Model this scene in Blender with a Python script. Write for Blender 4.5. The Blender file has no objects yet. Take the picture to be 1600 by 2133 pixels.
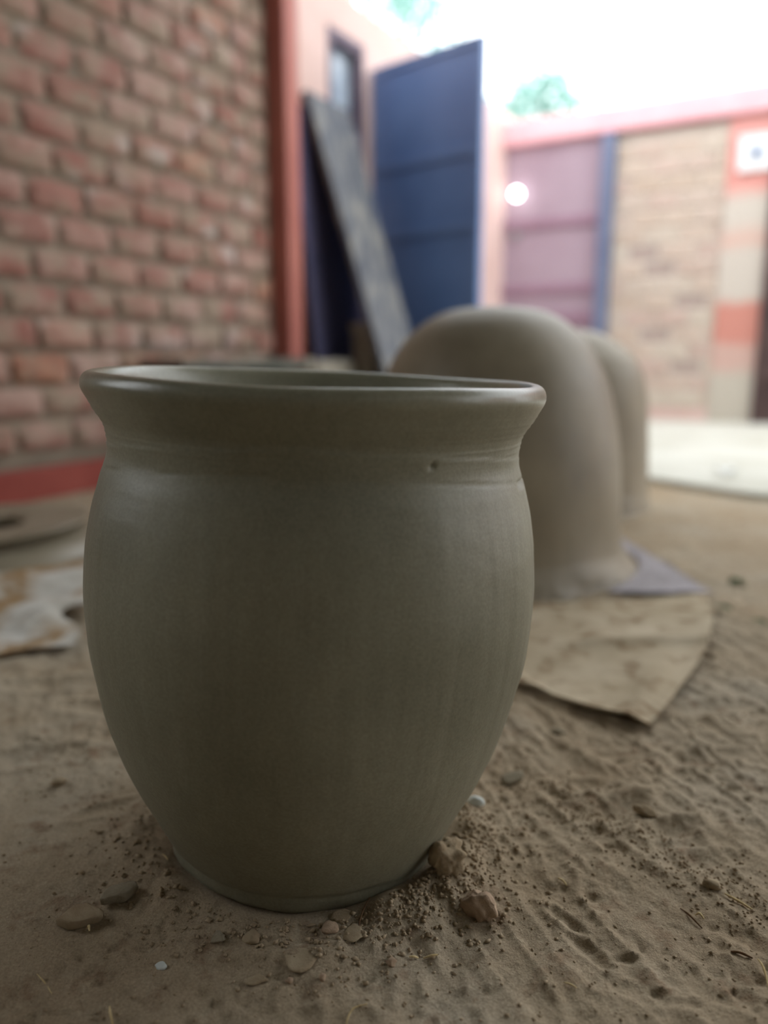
import bpy, bmesh, math, random
import numpy as np
from mathutils import Vector, Matrix

random.seed(7)
SC = bpy.context.scene
COL = SC.collection

# ------------------------------------------------------------------ camera
CAM_H = 0.45
cd = bpy.data.cameras.new('camera')
cam = bpy.data.objects.new('camera', cd)
COL.objects.link(cam)
cam.location = (0, 0, CAM_H)
cam.rotation_euler = (math.radians(90 - 11.5), 0, 0)
cd.sensor_width = 36.0
cd.sensor_fit = 'AUTO'
cd.lens = 1600.0 / 2133.0 * 36.0
cd.clip_start = 0.02
cd.dof.use_dof = True
cd.dof.focus_distance = 0.605
cd.dof.aperture_fstop = 1.85
SC.camera = cam

# ------------------------------------------------------------------ sky, exposure
W = bpy.data.worlds.new('sky')
SC.world = W
W.use_nodes = True
bg = W.node_tree.nodes['Background']
bg.inputs[0].default_value = (0.93, 0.97, 1.0, 1)      # even, bright overcast
bg.inputs[1].default_value = 3.9
SC.view_settings.view_transform = 'Standard'
SC.view_settings.look = 'None'
SC.view_settings.gamma = 1.0
SC.view_settings.use_curve_mapping = False
SC.view_settings.exposure = 0.0
SC.cycles.use_denoising = True
SC.cycles.max_bounces = 8
SC.cycles.diffuse_bounces = 5
SC.cycles.sample_clamp_indirect = 6.0

# ------------------------------------------------------------------ yard frame
# the brick wall runs along U from PL, the back wall along V; both square to each other
U = Vector((0.5, math.sqrt(3) / 2, 0))
V = Vector((math.sqrt(3) / 2, -0.5, 0))
PL = Vector((-1.19, 2.33, 0))
YARD = Matrix((( U.x, V.x, 0, PL.x), (U.y, V.y, 0, PL.y), (0, 0, -1, 0), (0, 0, 0, 1)))
def W3(s, v, z):
    """point s along the brick wall, v out from it, z up"""
    p = PL + U * s + V * v
    return Vector((p.x, p.y, z))
AZ_U = math.atan2(U.y, U.x)          # rotation of a local x axis onto U
AZ_V = math.atan2(V.y, V.x)
SB = 4.11                            # back wall stands at s = SB

# ------------------------------------------------------------------ noise
def _hash(ix, iy, seed):
    h = (ix.astype(np.int64) * 374761393 + iy.astype(np.int64) * 668265263 + seed * 974634777) & 0xFFFFFFFF
    h = ((h ^ (h >> 13)) * 1274126177) & 0xFFFFFFFF
    return ((h ^ (h >> 16)) & 0xFFFFFF) / float(0xFFFFFF)
def vnoise(x, y, seed=0):
    ix = np.floor(x); iy = np.floor(y)
    fx = x - ix; fy = y - iy
    fx = fx * fx * fx * (fx * (fx * 6 - 15) + 10); fy = fy * fy * fy * (fy * (fy * 6 - 15) + 10)
    a = _hash(ix, iy, seed); b = _hash(ix + 1, iy, seed)
    c = _hash(ix, iy + 1, seed); d = _hash(ix + 1, iy + 1, seed)
    return (a + (b - a) * fx) * (1 - fy) + (c + (d - c) * fx) * fy
def fbm(x, y, seed=0, octv=4):
    t = np.zeros_like(x, dtype=float); amp = 1.0; tot = 0
    for k in range(octv):
        t += amp * vnoise(x * 2 ** k + 17.3 * k, y * 2 ** k - 9.1 * k, seed + k); tot += amp; amp *= 0.5
    return t / tot
def sstep(a, b, x):
    t = np.clip((x - a) / (b - a), 0, 1)
    return t * t * (3 - 2 * t)

# ------------------------------------------------------------------ materials
def lin(r, g, b):
    f = lambda c: (c / 255 / 12.92) if c / 255 <= 0.04045 else ((c / 255 + 0.055) / 1.055) ** 2.4
    return (f(r), f(g), f(b), 1)
class NT:
    def __init__(self, name, rough=0.8, spec=0.3, metal=0.0):
        self.m = bpy.data.materials.new(name); self.m.use_nodes = True
        self.t = self.m.node_tree; self.b = self.t.nodes['Principled BSDF']
        self.b.inputs['Roughness'].default_value = rough
        self.b.inputs['Specular IOR Level'].default_value = spec
        self.b.inputs['Metallic'].default_value = metal
        self.tc = self.t.nodes.new('ShaderNodeTexCoord')
    def n(self, typ, **kw):
        nd = self.t.nodes.new(typ)
        for k, v in kw.items():
            setattr(nd, k, v)
        return nd
    def l(self, a, b):
        self.t.links.new(a, b)
    def coords(self, scale=(1, 1, 1), obj=True, rand=False):
        mp = self.n('ShaderNodeMapping')
        mp.inputs['Scale'].default_value = scale
        self.l(self.tc.outputs['Object' if obj else 'Generated'], mp.inputs['Vector'])
        if rand:
            oi = self.n('ShaderNodeObjectInfo'); mu = self.n('ShaderNodeMath', operation='MULTIPLY')
            mu.inputs[1].default_value = 37.0
            self.l(oi.outputs['Random'], mu.inputs[0]); self.l(mu.outputs[0], mp.inputs['Location'])
        return mp.outputs[0]
    def noise(self, vec, scale, detail=4, rough=0.55, dist=0.0):
        nd = self.n('ShaderNodeTexNoise')
        nd.inputs['Scale'].default_value = scale; nd.inputs['Detail'].default_value = detail
        nd.inputs['Roughness'].default_value = rough; nd.inputs['Distortion'].default_value = dist
        self.l(vec, nd.inputs['Vector'])
        return nd.outputs['Fac']
    def ramp(self, fac, stops, interp='LINEAR'):
        nd = self.n('ShaderNodeValToRGB'); nd.color_ramp.interpolation = interp
        e = nd.color_ramp.elements
        while len(e) < len(stops):
            e.new(0.5)
        for i, (p, c) in enumerate(stops):
            e[i].position = p; e[i].color = c if len(c) == 4 else (*c, 1)
        self.l(fac, nd.inputs[0])
        return nd.outputs[0]
    def mix(self, fac, a, b, mode='MIX'):
        nd = self.n('ShaderNodeMix', data_type='RGBA', blend_type=mode)
        for s, v in ((nd.inputs[0], fac), (nd.inputs[6], a), (nd.inputs[7], b)):
            if isinstance(v, (int, float)):
                s.default_value = v
            elif isinstance(v, tuple):
                s.default_value = v
            else:
                self.l(v, s)
        return nd.outputs[2]
    def bump(self, h, strength=0.5, dist=0.002, prev=None):
        nd = self.n('ShaderNodeBump')
        nd.inputs['Strength'].default_value = strength; nd.inputs['Distance'].default_value = dist
        self.l(h, nd.inputs['Height'])
        if prev is not None:
            self.l(prev, nd.inputs['Normal'])
        return nd.outputs[0]
    def out(self, col=None, nrm=None, rough=None):
        if col is not None:
            if isinstance(col, tuple):
                self.b.inputs['Base Color'].default_value = col
            else:
                self.l(col, self.b.inputs['Base Color'])
        if nrm is not None:
            self.l(nrm, self.b.inputs['Normal'])
        if rough is not None:
            self.l(rough, self.b.inputs['Roughness'])
        return self.m
BLK = (0, 0, 0, 1); WHT = (1, 1, 1, 1)

def mat_plain(name, c1, c2, scale=6, rough=0.8, spec=0.3, bump=0.3, bscale=40, bdist=0.003, metal=0.0):
    k = NT(name, rough, spec, metal); v = k.coords()
    f = k.noise(v, scale, 5)
    col = k.ramp(f, [(0.32, c1), (0.68, c2)])
    return k.out(col, k.bump(k.noise(v, bscale, 4), bump, bdist))

def mat_clay(name, dark, light, rough=0.42, streak=True, wet_z=None):
    k = NT(name, rough, 0.5)
    v = k.coords()
    big = k.noise(v, 7, 4)
    st = k.noise(k.coords((1, 1, 0.07)), 70, 4, 0.6)       # brush marks down the body
    rg = k.noise(k.coords((0.15, 0.15, 1)), 120, 3, 0.5)   # throwing rings
    gr = k.noise(v, 420, 2)
    c = k.ramp(big, [(0.3, dark), (0.7, light)])
    if streak:
        c = k.mix(0.22, c, k.ramp(st, [(0.35, dark), (0.65, light)]), 'MIX')
    c = k.mix(0.12, c, k.ramp(gr, [(0.3, BLK), (0.7, WHT)]), 'OVERLAY')
    n1 = k.bump(st, 0.10, 0.002)
    n2 = k.bump(rg, 0.14, 0.002, n1)
    n3 = k.bump(gr, 0.10, 0.0008, n2)
    r = k.ramp(big, [(0.3, (rough - 0.04,) * 3), (0.7, (rough + 0.10,) * 3)])
    if wet_z is not None:                                     # the lip was smoothed last with a wet cloth
        sx = k.n('ShaderNodeSeparateXYZ'); k.l(k.tc.outputs['Object'], sx.inputs[0])
        mr = k.n('ShaderNodeMapRange'); mr.inputs['From Min'].default_value = wet_z; mr.inputs['From Max'].default_value = wet_z + .02
        k.l(sx.outputs['Z'], mr.inputs['Value'])
        r = k.mix(mr.outputs[0], r, (0.30, 0.30, 0.30, 1))
    return k.out(c, n3, r)

def mat_dirt():
    k = NT('dirt', 0.95, 0.15)
    v = k.coords()
    base = k.ramp(k.noise(v, 3.2, 5, 0.6), [(0.30, lin(160, 140, 113)), (0.5, lin(170, 154, 130)), (0.70, lin(178, 167, 148))])
    med = k.noise(v, 26, 6, 0.65)
    c = k.mix(k.ramp(med, [(0.56, BLK), (0.72, (0.8,) * 3)]), base, lin(118, 90, 66))      # damp reddish spots
    c = k.mix(k.ramp(k.noise(v, 60, 4), [(0.55, BLK), (0.8, (0.5,) * 3)]), c, lin(176, 163, 140))
    fine = k.noise(v, 520, 3, 0.7)
    c = k.mix(0.35, c, k.ramp(fine, [(0.28, (0.14,) * 3), (0.72, (0.86,) * 3)]), 'OVERLAY')
    sp = k.n('ShaderNodeTexVoronoi'); sp.inputs['Scale'].default_value = 260
    k.l(v, sp.inputs['Vector'])
    c = k.mix(k.ramp(sp.outputs['Distance'], [(0.10, (0.45,) * 3), (0.18, BLK)]), c, lin(120, 98, 76))
    n = k.bump(k.noise(v, 150, 6, 0.72), 0.75, 0.0035)
    n = k.bump(fine, 0.5, 0.0008, n)
    return k.out(c, n)

def mat_soil(name, a, b, bs=.6):
    k = NT(name, 0.95, 0.15); v = k.coords(rand=True)
    c = k.ramp(k.noise(v, 60, 4), [(0.3, a), (0.7, b)])
    return k.out(c, k.bump(k.noise(v, 300, 5, 0.7), bs, 0.002))

def mat_brick():
    k = NT('brick_clay', 0.9, 0.2)
    v = k.coords(rand=True)
    oi = k.n('ShaderNodeObjectInfo')
    c = k.ramp(oi.outputs['Random'], [(0.0, lin(160, 122, 110)), (0.2, lin(172, 136, 122)), (0.4, lin(182, 154, 142)),
                                      (0.6, lin(166, 124, 112)), (0.8, lin(188, 164, 152)), (1.0, lin(178, 130, 106))])
    tone = k.noise(v, 11, 4)
    c = k.mix(k.ramp(tone, [(0.42, BLK), (0.62, (0.6,) * 3)]), c, lin(138, 84, 74))
    sm = k.noise(k.coords((1, 1, 1.6), rand=True), 7, 4, 0.6)
    c = k.mix(k.ramp(sm, [(0.46, BLK), (0.62, (0.8,) * 3)]), c, lin(160, 146, 128))      # mortar smears
    bl = k.noise(k.coords((0.8, 1, 1.2), rand=True), 6, 3)
    c = k.mix(k.ramp(bl, [(0.60, BLK), (0.72, (0.75,) * 3)]), c, lin(198, 190, 184))      # white bloom
    return k.out(c, k.bump(k.noise(v, 90, 5), 0.5, 0.004))

M = {}
M['clay'] = mat_clay('wet_grey_clay', lin(119, 117, 99), lin(148, 145, 125), 0.44, True, 0.40)
M['clay_dome'] = mat_clay('drying_clay', lin(124, 114, 96), lin(152, 141, 120), 0.47)
M['clay_small'] = mat_clay('small_pot_clay', lin(128, 118, 98), lin(158, 148, 128), 0.34, False)
M['dirt'] = mat_dirt()
M['clod'] = mat_soil('dry_clod', lin(152, 134, 108), lin(176, 160, 134))
M['crumb'] = mat_soil('soil_crumb', lin(152, 134, 108), lin(178, 160, 134), .1)
M['clod_red'] = mat_soil('reddish_clod', lin(162, 138, 116), lin(184, 162, 138))
M['clod_grey'] = mat_soil('grey_chip', lin(142, 132, 112), lin(166, 156, 136))
M['pale_stone'] = mat_soil('pale_stone', lin(200, 208, 205), lin(232, 236, 232))
M['straw'] = mat_soil('straw', lin(186, 160, 112), lin(222, 204, 160))
M['twig'] = mat_soil('twig', lin(92, 68, 48), lin(130, 102, 76))
M['brick'] = mat_brick()
M['mortar'] = mat_plain('mortar', lin(126, 116, 103), lin(150, 138, 122), 9, 0.95, 0.1, 0.8, 60, 0.006)
M['red_paint'] = mat_plain('red_paint', lin(172, 104, 94), lin(184, 116, 104), 4, 0.6, 0.3, 0.15)
M['red_skirt'] = mat_plain('red_oxide_paint', lin(138, 62, 54), lin(156, 78, 68), 6, 0.6, 0.3, 0.3)
M['peach'] = mat_plain('peach_plaster', lin(214, 184, 174), lin(226, 198, 190), 4, 0.9, 0.2, 0.4)
M['concrete'] = mat_plain('grey_concrete', lin(132, 128, 116), lin(158, 152, 140), 8, 0.95, 0.1, 0.6, 60)
M['concrete_dark'] = mat_plain('dark_concrete', lin(84, 88, 82), lin(110, 110, 102), 8, 0.95, 0.1, 0.6, 60)
M['pale_floor'] = mat_plain('pale_cement', lin(182, 180, 166), lin(208, 208, 198), 2.2, 0.9, 0.2, 0.4, 30)
M['blue'] = mat_plain('blue_enamel', lin(98, 130, 184), lin(112, 144, 198), 3, 0.38, 0.5, 0.08, 30)  # blue paled to stand in for the lens glare
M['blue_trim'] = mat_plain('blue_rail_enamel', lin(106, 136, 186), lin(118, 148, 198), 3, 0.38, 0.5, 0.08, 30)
M['navy'] = mat_plain('shade_sheet', lin(72, 72, 100), lin(92, 86, 112), 3, 0.6, 0.3, 0.15)  # dark tone holds the shade behind the leaning board
M['steel'] = mat_plain('dull_steel', lin(150, 150, 150), lin(190, 190, 190), 20, 0.4, 0.5, 0.1, 40, 0.001, 0.8)
M['mauve'] = mat_plain('mauve_sheet', lin(164, 142, 154), lin(176, 156, 167), 2.5, 0.6, 0.3, 0.1)  # mauve made paler, the glare over the yard is in the colour
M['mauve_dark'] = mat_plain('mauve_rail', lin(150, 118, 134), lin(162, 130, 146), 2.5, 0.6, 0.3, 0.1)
M['slate'] = mat_plain('slate_post', lin(104, 112, 138), lin(118, 126, 150), 4, 0.6, 0.3, 0.1)  # paled too, in place of glare across the far wall
M['dark_wood'] = mat_plain('dark_door', lin(78, 62, 62), lin(98, 80, 76), 5, 0.7, 0.2, 0.2)
M['frame_wood'] = mat_plain('window_wood', lin(96, 84, 98), lin(120, 106, 118), 5, 0.7, 0.3, 0.2)
M['pane'] = mat_plain('frosted_pane', lin(170, 184, 200), lin(196, 206, 216), 8, 0.25, 0.5, 0.05)
M['shutter'] = mat_plain('slate_shutter', lin(84, 92, 112), lin(104, 112, 130), 6, 0.5, 0.4, 0.1)
M['white_plate'] = mat_plain('white_plastic', lin(232, 232, 232), lin(242, 242, 242), 6, 0.5, 0.4, 0.02)
M['plate_dark'] = mat_plain('blue_grey_plastic', lin(100, 124, 160), lin(120, 140, 172), 6, 0.5, 0.4, 0.02)
M['bark'] = mat_plain('bark', lin(96, 84, 70), lin(130, 116, 98), 12, 0.9, 0.1, 0.8, 40)
M['coping'] = mat_plain('pink_coping', lin(236, 180, 186), lin(242, 194, 198), 5, 0.8, 0.2, 0.3)

def mat_board():
    k = NT('weathered_board', 0.85, 0.25); 
    v = k.coords((3, 1, 0.35))
    c = k.ramp(k.noise(v, 9, 5, 0.65), [(0.3, lin(84, 88, 98)), (0.52, lin(114, 117, 122)), (0.74, lin(166, 162, 150))])
    return k.out(c, k.bump(k.noise(v, 40, 4), 0.4, 0.003))
M['board'] = mat_board()

def mat_plaster():
    k = NT('patched_plaster', 0.9, 0.2); v = k.coords()
    sx = k.n('ShaderNodeSeparateXYZ'); k.l(k.tc.outputs['Object'], sx.inputs[0])
    nz = k.noise(v, 7, 4)
    ad = k.n('ShaderNodeMath', operation='MULTIPLY_ADD'); ad.inputs[1].default_value = 0.10
    k.l(nz, ad.inputs[0]); k.l(sx.outputs['Z'], ad.inputs[2])
    dv = k.n('ShaderNodeMath', operation='DIVIDE'); dv.inputs[1].default_value = 2.2; k.l(ad.outputs[0], dv.inputs[0])
    pk = lin(214, 170, 158); wt = lin(206, 196, 184); sal = lin(206, 142, 128); gy = lin(196, 188, 174)
    c = k.ramp(dv.outputs[0], [(0.0, gy), (0.16, gy), (0.20, lin(206, 172, 160)), (0.25, lin(206, 172, 160)), (0.275, sal), (0.37, sal),
                               (0.395, wt), (0.52, wt), (0.55, lin(214, 180, 166)), (0.60, wt), (0.66, wt), (0.70, lin(222, 156, 146)), (1.0, lin(226, 170, 164))])
    return k.out(c, k.bump(k.noise(v, 40, 4), 0.5, 0.004))
M['plaster'] = mat_plaster()

def mat_tan_brick():
    k = NT('tan_brick', 0.9, 0.2); v = k.coords(rand=True)
    oi = k.n('ShaderNodeObjectInfo')
    c = k.ramp(oi.outputs['Random'], [(0.0, lin(196, 176, 158)), (0.35, lin(206, 188, 172)), (0.7, lin(198, 174, 162)), (1.0, lin(206, 194, 178))])
    c = k.mix(k.ramp(k.noise(v, 9, 3), [(0.5, BLK), (0.7, (0.3,) * 3)]), c, lin(158, 138, 122))
    return k.out(c, k.bump(k.noise(v, 80, 4), 0.5, 0.004))
M['tan_brick'] = mat_tan_brick()
M['tan_mortar'] = mat_plain('tan_mortar', lin(202, 190, 176), lin(210, 200, 188), 9, 0.95, 0.1, 0.6, 60)
M['recess_shade'] = mat_plain('recess_shade_brick', lin(168, 150, 142), lin(180, 162, 152), 9, 0.95, 0.1, 0.6, 60)  # darker tone painted as shade for the set-back bricks

def mat_sack(name, cols, dirt, ds, lo, hi, wv=420, rough=0.8):
    k = NT(name, rough, 0.25); v = k.coords()
    c = k.ramp(k.noise(v, 9, 5), [(0.35, cols[0]), (0.65, cols[1])])
    c = k.mix(k.ramp(k.noise(v, ds, 5, 0.6, 0.4), [(lo, BLK), (hi, WHT)]), c, dirt)
    wx = k.n('ShaderNodeTexWave'); wx.inputs['Scale'].default_value = wv; wx.bands_direction = 'X'; k.l(v, wx.inputs[0])
    wy = k.n('ShaderNodeTexWave'); wy.inputs['Scale'].default_value = wv; wy.bands_direction = 'Y'; k.l(v, wy.inputs[0])
    n = k.bump(wx.outputs['Fac'], 0.2, 0.001); n = k.bump(wy.outputs['Fac'], 0.2, 0.001, n)
    n = k.bump(k.noise(v, 130, 4), 0.5, 0.002, n)
    return k.out(c, n)
M['sack_white'] = mat_sack('stained_white_sack', (lin(198, 194, 182), lin(216, 214, 206)), lin(162, 134, 98), 8, 0.42, 0.56)
M['sack_brown'] = mat_sack('dusty_jute_sack', (lin(178, 162, 134), lin(200, 186, 160)), lin(138, 114, 84), 24, 0.50, 0.70)
M['sheet_grey'] = mat_sack('grey_plastic_sheet', (lin(142, 136, 138), lin(158, 152, 156)), lin(140, 120, 96), 12, 0.62, 0.8, rough=0.55)
M['scrap'] = mat_plain('white_scrap', lin(222, 226, 224), lin(240, 242, 240), 12, 0.5, 0.4, 0.2)

def mat_leaf(name, a, b):
    k = NT(name, 0.5, 0.4); v = k.coords()
    c = k.ramp(k.noise(v, 5, 3), [(0.3, a), (0.7, b)])
    k.l(c, k.b.inputs['Base Color'])
    tr = k.n('ShaderNodeBsdfTranslucent'); k.l(c, tr.inputs['Color'])
    mx = k.n('ShaderNodeMixShader'); mx.inputs[0].default_value = 0.5
    k.l(k.b.outputs[0], mx.inputs[1]); k.l(tr.outputs[0], mx.inputs[2])
    k.l(mx.outputs[0], k.t.nodes['Material Output'].inputs[0])
    return k.m
M['leaf'] = mat_leaf('tree_leaf', lin(150, 190, 184), lin(176, 208, 200))
M['leaf_ground'] = mat_leaf('fallen_leaf', lin(84, 122, 76), lin(108, 142, 96))
def mat_lamp():
    k = NT('lamp_glow', 0.4, 0.3)
    k.b.inputs['Emission Color'].default_value = (1, 1, 1, 1)
    k.b.inputs['Emission Strength'].default_value = 14.0
    return k.out((0.9, 0.9, 0.9, 1))
M['lamp'] = mat_lamp()

# ------------------------------------------------------------------ object helpers
def link(name, me, mat=None, parent=None, smooth=False):
    o = bpy.data.objects.new(name, me); COL.objects.link(o)
    if mat is not None and not me.materials:
        me.materials.append(mat)
    if parent is not None:
        o.parent = parent
    if smooth:
        me.polygons.foreach_set('use_smooth', [True] * len(me.polygons))
    return o
def bm_obj(name, bm, mat=None, parent=None, smooth=False):
    me = bpy.data.meshes.new(name); bm.normal_update(); bm.to_mesh(me); bm.free()
    return link(name, me, mat, parent, smooth)
def np_mesh(name, verts, quads):
    me = bpy.data.meshes.new(name)
    verts = np.asarray(verts, dtype=np.float32); quads = np.asarray(quads, dtype=np.int32)
    me.vertices.add(len(verts)); me.vertices.foreach_set('co', verts.ravel())
    n = quads.shape[1]
    me.loops.add(quads.size); me.loops.foreach_set('vertex_index', quads.ravel())
    me.polygons.add(len(quads)); me.polygons.foreach_set('loop_start', np.arange(0, quads.size, n, dtype=np.int32))
    me.update(calc_edges=True); me.validate()
    return me
def thing(o, label, cat, group=None):
    o['label'] = label; o['category'] = cat
    if group:
        o['group'] = group
    return o
def struct(o, label=None):
    o['kind'] = 'structure'
    if label:
        o['label'] = label
    return o
def empty(name, loc, rz=0.0):
    o = bpy.data.objects.new(name, None); COL.objects.link(o)
    o.location = loc; o.rotation_euler = (0, 0, rz); o.empty_display_size = 0.05
    return o
def box(bm, x0, x1, y0, y1, z0, z1, bev=0.0, seg=2):
    r = bmesh.ops.create_cube(bm, size=1.0)
    vs = r['verts']
    for v in vs:
        v.co = Vector((x0 + (v.co.x + .5) * (x1 - x0), y0 + (v.co.y + .5) * (y1 - y0), z0 + (v.co.z + .5) * (z1 - z0)))
    if bev > 0:
        es = list({e for v in vs for e in v.link_edges})
        bmesh.ops.bevel(bm, geom=es, offset=bev, segments=seg, affect='EDGES', profile=0.5)
def box_obj(name, dims, mat, parent=None, bev=0.004, loc=None, rz=None):
    bm = bmesh.new(); box(bm, *dims, bev=bev)
    o = bm_obj(name, bm, mat, parent)
    if loc is not None:
        o.location = loc
    if rz is not None:
        o.rotation_euler = (0, 0, rz)
    return o
def grid_quads(nr, nc, wrap=False):
    i = np.arange(nr - 1)[:, None]; j = np.arange(nc if wrap else nc - 1)[None, :]
    j2 = (j + 1) % nc
    return np.stack([i * nc + j, i * nc + j2, (i + 1) * nc + j2, (i + 1) * nc + j], -1).reshape(-1, 4)
def pchip(x, xk, yk):
    xk = np.asarray(xk, float); yk = np.asarray(yk, float)
    h = np.diff(xk); d = np.diff(yk) / h; m = np.zeros_like(yk)
    for i in range(1, len(xk) - 1):
        if d[i - 1] * d[i] > 0:
            w1 = 2 * h[i] + h[i - 1]; w2 = h[i] + 2 * h[i - 1]; m[i] = (w1 + w2) / (w1 / d[i - 1] + w2 / d[i])
    m[0] = d[0]; m[-1] = d[-1]
    k = np.clip(np.searchsorted(xk, x) - 1, 0, len(h) - 1); t = (x - xk[k]) / h[k]
    return (yk[k] * (2 * t**3 - 3 * t**2 + 1) + m[k] * h[k] * (t**3 - 2 * t**2 + t)
            + yk[k + 1] * (-2 * t**3 + 3 * t**2) + m[k + 1] * h[k] * (t**3 - t**2))
def lathe(name, R, Z, mat, parent=None):
    """R, Z: (rings, segments) arrays; closed at first and last ring"""
    nr, nc = R.shape
    th = np.linspace(0, 2 * np.pi, nc, endpoint=False)[None, :]
    P = np.stack([R * np.cos(th), R * np.sin(th), Z], -1).reshape(-1, 3)
    q = grid_quads(nr, nc, True)
    me = np_mesh(name, P, q)
    return link(name, me, mat, parent, True)

# ================================================================== STRUCTURE
# ------------------------------------------------------------------ floor
POT = Vector((-0.0735, 0.6791))
def graded(lo, a, b, hi, d0, dmax, g=1.06):
    mid = list(np.arange(a, b, d0))
    up = []; x = b; d = d0
    while x < hi:
        up.append(x); x += d; d = min(d * g, dmax)
    up.append(hi)
    dn = []; x = a - d0; d = d0
    while x > lo:
        dn.append(x); x -= d; d = min(d * g, dmax)
    dn.append(lo)
    return np.array(dn[::-1] + mid + up)
def ground_z(X, Y):
    h = 0.010 * (fbm(X / 0.32, Y / 0.32, 3, 3) - .5)
    h += 0.008 * (fbm(X / 0.07, Y / 0.07, 11, 4) - .5)
    m = sstep(-0.15, 0.10, X) * 0.65 + 0.35 + 0.5 * sstep(0.62, 0.8, Y)
    a = math.radians(-70)
    u = X * math.cos(a) + Y * math.sin(a); w = -X * math.sin(a) + Y * math.cos(a)
    rid = 1 - np.abs(2 * fbm(u / 0.11, w / 0.026, 23, 3) - 1)
    h += m * 0.0034 * (rid ** 3 - 0.3)
    lump = fbm(X / 0.022, Y / 0.022, 31, 3)
    msk = sstep(0.46, 0.66, fbm(X / 0.12, Y / 0.12, 41, 3))
    h += (0.0012 + 0.0045 * msk) * (lump - .5)
    pk = vnoise(X / 0.0085, Y / 0.0085, 57)
    h += 0.0014 * sstep(0.72, 0.95, pk) * (0.4 + msk)
    h -= 0.0020 * sstep(0.72, 0.95, vnoise(X / 0.011, Y / 0.011, 58)) * (0.3 + msk)
    h += 0.0009 * (vnoise(X / 0.0042, Y / 0.0042, 61) - .5)
    # foot marks pressed in on the right
    for (px, py, ax, rx, ry, dep) in ((0.235, 0.70, 0.5, 0.035, 0.014, .006), (0.275, 0.665, 0.3, 0.030, 0.012, .006), (0.21, 0.745, 0.2, 0.022, 0.012, .005),
                                      (0.157, 0.515, -1.0, 0.022, 0.007, .004), (0.148, 0.545, -0.9, 0.018, 0.006, .004), (0.29, 0.62, 0.2, 0.035, 0.012, .004),
                                      (0.36, 0.80, 0.3, 0.05, 0.015, .006), (0.42, 0.93, 0.2, 0.05, 0.02, .006), (-0.40, 0.80, 0.2, 0.06, 0.02, .006),
                                      (-0.36, 0.92, -0.2, 0.06, 0.018, .006), (-0.28, 0.70, 0.5, 0.03, 0.01, .004), (-0.45, 1.0, 0.1, 0.07, 0.02, .006)):
        c, s = math.cos(ax), math.sin(ax)
        du = ((X - px) * c + (Y - py) * s) / rx; dw = (-(X - px) * s + (Y - py) * c) / ry
        q = du * du + dw * dw
        h += dep * (0.5 * np.exp(-((np.sqrt(q) - 1.35) ** 2) / 0.09) - np.exp(-q * 1.2))
    r = np.hypot(X - POT.x, Y - POT.y); th = np.arctan2(Y - POT.y, X - POT.x)
    bank = np.exp(-((r - 0.155) / 0.03) ** 2) * (0.007 + 0.008 * np.exp(-((th + 0.75) / 0.5) ** 2))
    flat = sstep(0.135, 0.175, r)
    h = h * (0.2 + 0.8 * flat) + bank * (0.6 + 0.8 * vnoise(X / 0.02, Y / 0.02, 77)) * sstep(0.11, 0.14, r)
    h = h + 0.012 * np.exp(-((r - 0.05) / 0.1) ** 2) * 0
    far = sstep(1.9, 2.6, Y)
    return h * (1 - 0.7 * far)
xs = graded(-7, -0.47, 0.60, 8, 0.0027, 0.30)
ys = graded(-4, 0.43, 1.02, 10.5, 0.0025, 0.30, 1.03)
X, Y = np.meshgrid(xs, ys)
Zg = ground_z(X, Y)
me = np_mesh('floor', np.stack([X, Y, Zg], -1).reshape(-1, 3), grid_quads(len(ys), len(xs)))
floor = struct(link('floor', me, M['dirt'], None, True), 'bare trampled brown earth floor around the pots')
def gz(x, y):
    return float(ground_z(np.array([x]), np.array([y]))[0])

# pale cement slab of the open yard
def poly_slab(name, pts, z0, z1, mat):
    bm = bmesh.new()
    vs = [bm.verts.new((x, y, z0)) for x, y in pts]
    f = bm.faces.new(vs)
    r = bmesh.ops.extrude_face_region(bm, geom=[f])
    for v in [g for g in r['geom'] if isinstance(g, bmesh.types.BMVert)]:
        v.co.z = z1
    bmesh.ops.recalc_face_normals(bm, faces=bm.faces)
    bmesh.ops.bevel(bm, geom=[e for e in bm.edges if min(v.co.z for v in e.verts) > z1 - 1e-4], offset=0.006, segments=2, affect='EDGES')
    return bm_obj(name, bm, mat)
slab = struct(poly_slab('courtyard_floor', [(-0.10, 3.95), (0.50, 3.28), (0.90, 2.80), (1.02, 2.62), (1.16, 2.42), (1.42, 2.22), (2.2, 1.95), (5.5, 0.6), (7.5, 1.8), (6.5, 4.5), (0.9, 7.0)], -0.03, 0.022, M['pale_floor']),
              'pale cement floor of the open courtyard')

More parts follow.
